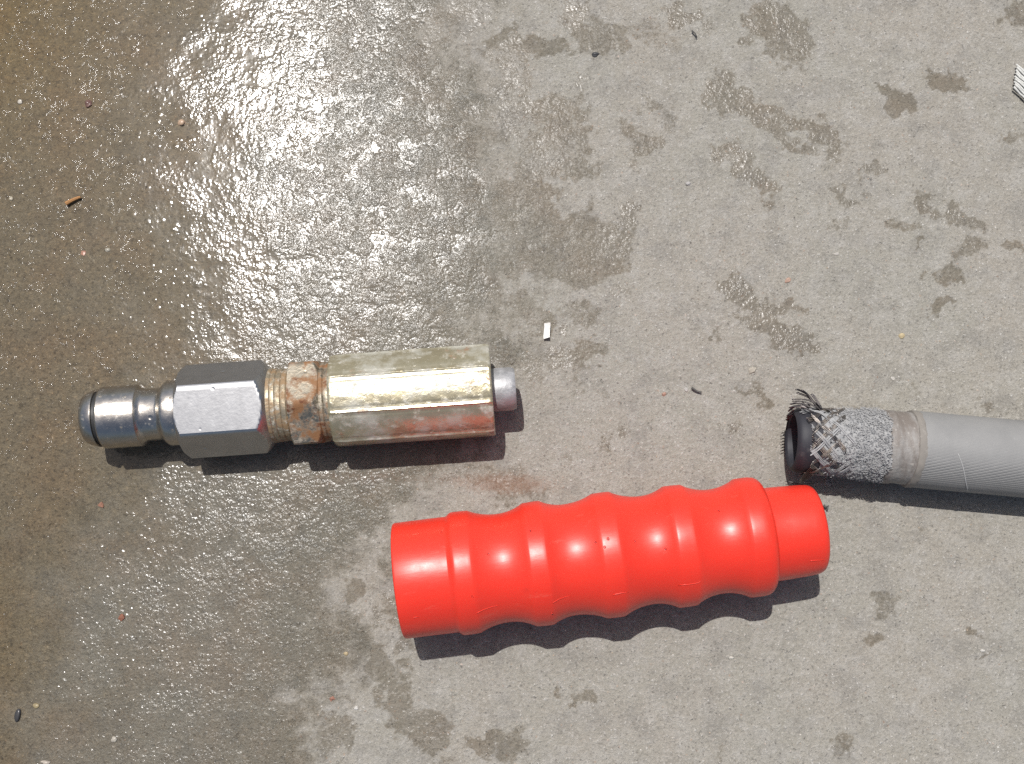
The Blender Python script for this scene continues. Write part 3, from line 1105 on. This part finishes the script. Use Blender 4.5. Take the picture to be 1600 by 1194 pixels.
for i, (px, py, r, where) in enumerate(SITES):
    l, nn = hit(px, py)
    rad = .72 * r * kk(px, py, l.z)
    V, F = blob(rad, 40 + i, 1, 1.15, .5, sub=3, amp=.06)
    q = nn.to_track_quat('Z', 'Y').to_matrix()
    o = mesh_obj('water_droplet', [q @ x for x in V], F, M_WATER, sharp=0)
    o.location = l + nn * rad * .25
    tag(o, 'clear water droplet on the ' + where, 'water droplet', 'water droplets on the red grip')

# ------------------------------------------------------------------ pebbles and litter on the slab


def stone_mat(name, col, rough=.75, wetc=0.0):
    t = NT(name)
    c = t.mix(t.rng(t.noise(.0012, 4, .7), .35, .7, 0, .8), col, tuple(min(1, x * 1.35) for x in col))
    t.set(Base_Color=c, Roughness=rough, Coat_Weight=wetc, Coat_Roughness=.2, Normal=t.bump(t.mul(t.noise(.0008, 3), .0001), 1))
    return t


PEB = [
    ('pebble', 1409, 525, 6.5, 6, .5, 0, (.52, .42, .24), 'small yellow pebble alone on the dry concrete right of the large damp stain', 0),
    ('pebble', 1177, 577, 8, 5, .5, -30, (.42, .38, .31), 'flat tan pebble just above the hose mouth and left of it', 0),
    ('pebble', 283, 191, 8, 6.5, .55, 40, (.50, .34, .22), 'tan rounded pebble in the wet film at upper left', .6),
    ('pebble', 137, 161, 6, 7.5, .5, 0, (.12, .045, .03), 'dark red pebble in the wet film at upper left', .6),
    ('pebble', 30, 158, 5, 4, .5, 20, (.55, .50, .42), 'small pale pebble near the left edge in the yellowish corner', .3),
    ('brick_chip', 188, 965, 7.5, 7, .6, 10, (.27, .095, .045), 'orange brick chip on the wet concrete at lower left', .3),
    ('brick_chip', 157, 788, 6, 5, .6, -10, (.28, .12, .065), 'small orange brick chip below the coupling tip', .3),
    ('brick_chip', 129, 394, 6, 7, .25, 0, (.34, .14, .075), 'faint orange brick chip half sunk in the wet film above the coupling', .5),
    ('pebble', 168, 390, 5, 4, .4, 0, (.38, .35, .28), 'pale grey pebble under the wet film right of the sunken brick chip', .5),
    ('pebble', 16, 309, 5, 4.5, .4, 0, (.38, .33, .24), 'small beige pebble at the left edge beside the wood splinter', .2),
    ('pebble', 27, 1117, 6, 12, .6, 5, (.015, .014, .016), 'black elongated pebble in the lower left corner', .5),
    ('pebble', 54, 1103, 6, 4.5, .5, 0, (.33, .26, .13), 'yellowish brown pebble beside the black one in the lower left corner', .4),
    ('pebble', 177, 1156, 6.5, 5, .5, -20, (.45, .41, .34), 'pale triangular pebble near the bottom edge at left', .4),
    ('pebble', 70, 1192, 9, 5, .5, 0, (.46, .40, .33), 'pale pebble cut by the bottom edge of the picture at left', .4),
    ('pebble', 930, 84, 7.5, 5, .6, 0, (.03, .032, .034), 'black pebble in the damp patch at top middle', .3),
    ('pebble', 1076, 286, 5, 4.5, .6, 0, (.44, .42, .40), 'pale grey pebble standing left of the upper damp stains', 0),
    ('pebble', 1038, 616, 6, 4, .55, -10, (.45, .27, .2), 'pinkish pebble between the coupling and the hose mouth', 0),
    ('pebble', 1073, 608, 3.5, 4, .6, 0, (.45, .43, .40), 'pale tiny pebble just left of the dark curled crumb', 0),
    ('pebble', 1232, 437, 6, 4, .4, -35, (.46, .30, .22), 'pink flat pebble above the largest damp stain', 0),
    ('pebble', 1308, 396, 5, 2.6, .5, 5, (.52, .49, .44), 'thin white pebble right above the largest damp stain', 0),
    ('pebble', 1397, 591, 5.5, 4, .5, 10, (.56, .53, .48), 'white pebble above the torn braid of the hose', 0),
    ('pebble', 540, 1022, 6, 4.5, .5, 20, (.46, .36, .2), 'yellowish pebble in the damp sand left of the grip', .3),
    ('brick_chip', 518, 1093, 5.5, 5, .5, 0, (.32, .14, .09), 'red brick chip at the edge of the pale dry patch below the grip', 0),
    ('pebble', 556, 1107, 4.5, 3.6, .5, 0, (.6, .58, .54), 'small white pebble on the pale dry patch below the grip', 0),
    ('pebble', 1144, 1028, 5, 2.8, .5, 0, (.58, .56, .50), 'thin white pebble on dry concrete under the narrow end of the grip', 0),
    ('pebble', 1536, 1017, 6, 3, .5, 0, (.60, .58, .53), 'bright white pebble near the right edge at lower right', 0),
]
smats = {}
for i, (nm, px, py, a, b, hgt, ang, col, lab, wc) in enumerate(PEB):
    k = kk(px, py)
    col = tuple(.72 * x_ + .02 for x_ in col)
    key = (col, wc)
    if key not in smats:
        smats[key] = stone_mat(nm + '_stone', col, .75, wc)
    chip = nm == 'brick_chip'
    a, b = a * .8, b * .8
    V, F = blob(1, 300 + i, a * k, b * k, hgt * (a + b) / 2 * k, sub=1 if chip else 3, amp=.5 if chip else .3)
    o = mesh_obj(nm, V, F, smats[key], smooth=not chip, sharp=0)
    g = G(px, py, .0006)
    o.location = (g.x, g.y, ground_z(g.x, g.y) + hgt * min(a, b) * k * .12)
    o.rotation_euler = (random.uniform(-.2, .2), random.uniform(-.2, .2), math.radians(-ang))
    tag(o, lab, 'brick chip' if chip else 'pebble', 'brick chips on the concrete' if chip else 'pebbles on the concrete')

# wood splinter on the wet film
M_WOOD = stone_mat('wet_wood', (.34, .17, .06), .5, .6)
ps = [G(x, y, .0009) for x, y in ((103, 318.5), (109, 315), (116, 311.5), (122, 309), (126, 308))]
c0 = ps[2].copy()
v, f = tube([p - c0 for p in ps], .00075, 7, .0004)
o = mesh_obj('wood_splinter', v, f, M_WOOD)
o.location = c0
tag(o, 'orange brown wood splinter on the wet concrete near the left edge', 'splinter')
# dark curled crumb and thin dark splinter
M_DARK = stone_mat('dark_crumb', (.085, .082, .076), .8)
for nm, pts, r, lab, cat in (('curled_crumb', [(1081, 606), (1085, 609), (1090, 612), (1096, 613)], .0004, 'dark curled crumb between the coupling and the hose mouth', 'crumb'),
                             ('dark_splinter', [(1081, 48), (1086, 53), (1089, 59)], .0003, 'thin dark splinter below the damp streak at top middle', 'splinter'),
                             ('dark_crumb', [(1287, 790), (1290, 793), (1294, 790), (1292, 797)], .0005, 'black rubber crumb beside the narrow end of the red grip', 'crumb')):
    ps = [G(x, y, .0008) for x, y in pts]
    c0 = ps[1].copy()
    v, f = tube([p - c0 + Vector((0, 0, .0004 * (i % 2))) for i, p in enumerate(ps)], r, 7, r * .6)
    o = mesh_obj(nm, v, f, M_DARK, sharp=0)
    o.location = c0
    tag(o, lab, cat)

# white paper scrap
M_PAPER = stone_mat('white_paper', (.70, .70, .66), .85)
c0 = G(854.5, 518)
k = kk(854, 518)
top, bot = [], []
for i in range(9):
    for j in range(5):
        u, w = i / 8 - .5, j / 4 - .5
        x = w * 9.5 * k + (.6 * math.sin(u * 4)) * k
        y = u * 24 * k + (w * 2.2 * k if u < 0 else w * .3 * k)
        z = .0009 + .0007 * (2 * u) ** 2 + .0004 * math.sin(w * 5)
        top.append(Vector((x, y, z + .00012)))
        bot.append(Vector((x, y, z - .00006)))
F = []
for i in range(8):
    for j in range(4):
        q = (i * 5 + j, i * 5 + j + 1, (i + 1) * 5 + j + 1, (i + 1) * 5 + j)
        F.append(q)
        F.append(tuple(45 + t for t in reversed(q)))
edge = [j for j in range(5)] + [i * 5 + 4 for i in range(1, 9)] + [40 + j for j in (3, 2, 1, 0)] + [i * 5 for i in range(7, 0, -1)]
for a, b in zip(edge, edge[1:] + edge[:1]):
    F.append((b, a, 45 + a, 45 + b))
o = mesh_obj('paper_scrap', top + bot, F, M_PAPER, sharp=50)
o.location = c0
tag(o, 'small white curled paper scrap on damp concrete right of the coupling', 'paper scrap')

# end of a white ribbed strap reaching into the picture at the right edge
M_CORD = stone_mat('white_cord', (.52, .52, .49), .8)
strap = empty('ribbed_strap', G(1592, 130), 0, 'white ribbed cloth strap end at the right edge of the picture', 'strap')
O2 = strap.location.copy()
e0 = [(1585, 103), (1583, 108), (1582, 114), (1581.5, 120), (1583, 127), (1586, 134), (1589, 141), (1592, 147)]
d_ = Vector((.66, -.75, 0))
u_ = Vector((.75, .66, 0))
k = kk(1590, 130)
for i in range(9):
    st = G(1586 + (i % 2) * 1.0 - i * .55 + 2, 101 + i * 4.4, .0016) - O2
    ps = [st + (Vector((1, -1.05, 0)).normalized() * t + Vector((0, 0, .0003 * math.sin(t * 900 + i)))) for t in np.linspace(0, .030 - i * .0012, 14)]
    v, f = tube(ps, .00037, 7)
    mesh_obj('cord', v, f, M_CORD, strap, sharp=0)
body = [Vector(p) for p in ((.0005, .0050, 0), (-.0008, .0014, 0), (.0012, -.0035, 0), (.018, -.022, 0), (.03, -.012, 0), (.024, .004, 0))]
rings = [[p + Vector((0, 0, z)) for p in body] for z in (.0004, .0010)]
v, f = loft(rings)
mesh_obj('strap_backing', v, f, stone_mat('grey_cloth', (.30, .30, .285), .9), strap, smooth=False)

# ------------------------------------------------------------------ loose sand over the slab: nobody could count it
phi = (1 + 5 ** .5) / 2
ICO = np.array([(-1, phi, 0), (1, phi, 0), (-1, -phi, 0), (1, -phi, 0), (0, -1, phi), (0, 1, phi), (0, -1, -phi), (0, 1, -phi), (phi, 0, -1), (phi, 0, 1), (-phi, 0, -1), (-phi, 0, 1)]) / 1.9
ICF = np.array([(0, 11, 5), (0, 5, 1), (0, 1, 7), (0, 7, 10), (0, 10, 11), (1, 5, 9), (5, 11, 4), (11, 10, 2), (10, 7, 6), (7, 1, 8), (3, 9, 4), (3, 4, 2), (3, 2, 6), (3, 6, 8), (3, 8, 9), (4, 9, 5), (2, 4, 11), (6, 2, 10), (8, 6, 7), (9, 8, 1)])
NS = 12000
sx = RNG.uniform(x0, x1, NS)
sy = RNG.uniform(y0, y1, NS)
spx, spy = to_px(sx, sy)
swet = ground_fields(spx, spy)[0]
keep = RNG.random(NS) < (1 - .88 * swet)
sx, sy = sx[keep], sy[keep]
NS = len(sx)
rad = .00009 + .00022 * RNG.random(NS) ** 5
V = ICO[None] * (rad[:, None, None]) * RNG.uniform(.65, 1.25, (NS, 12, 1)) * np.array([1, 1, .75])
jx = np.clip(np.searchsorted(ax, sx), 1, len(ax) - 1)
jy = np.clip(np.searchsorted(ay, sy), 1, len(ay) - 1)
V[:, :, 0] += sx[:, None]
V[:, :, 1] += sy[:, None]
V[:, :, 2] += (GZ[jy, jx] + rad * .15)[:, None]
Fs = (ICF[None] + (np.arange(NS) * 12)[:, None, None]).reshape(-1, 3)
me = bpy.data.meshes.new('loose_sand')
me.from_pydata(V.reshape(-1, 3).tolist(), [], Fs.tolist())
cols = [(.33, .31, .28), (.44, .42, .38), (.15, .14, .125), (.36, .29, .22), (.54, .52, .48)]
for i, c in enumerate(cols):
    me.materials.append(stone_mat('sand_grain', c, .8).m)
mi = RNG.choice(5, NS, p=[.42, .22, .16, .1, .1])
me.polygons.foreach_set('material_index', np.repeat(mi, 20).astype(np.int32))
me.update()
o = bpy.data.objects.new('loose_sand', me)
COL.objects.link(o)
tag(o, 'loose sand grains scattered over the dry concrete', 'sand', kind='stuff')
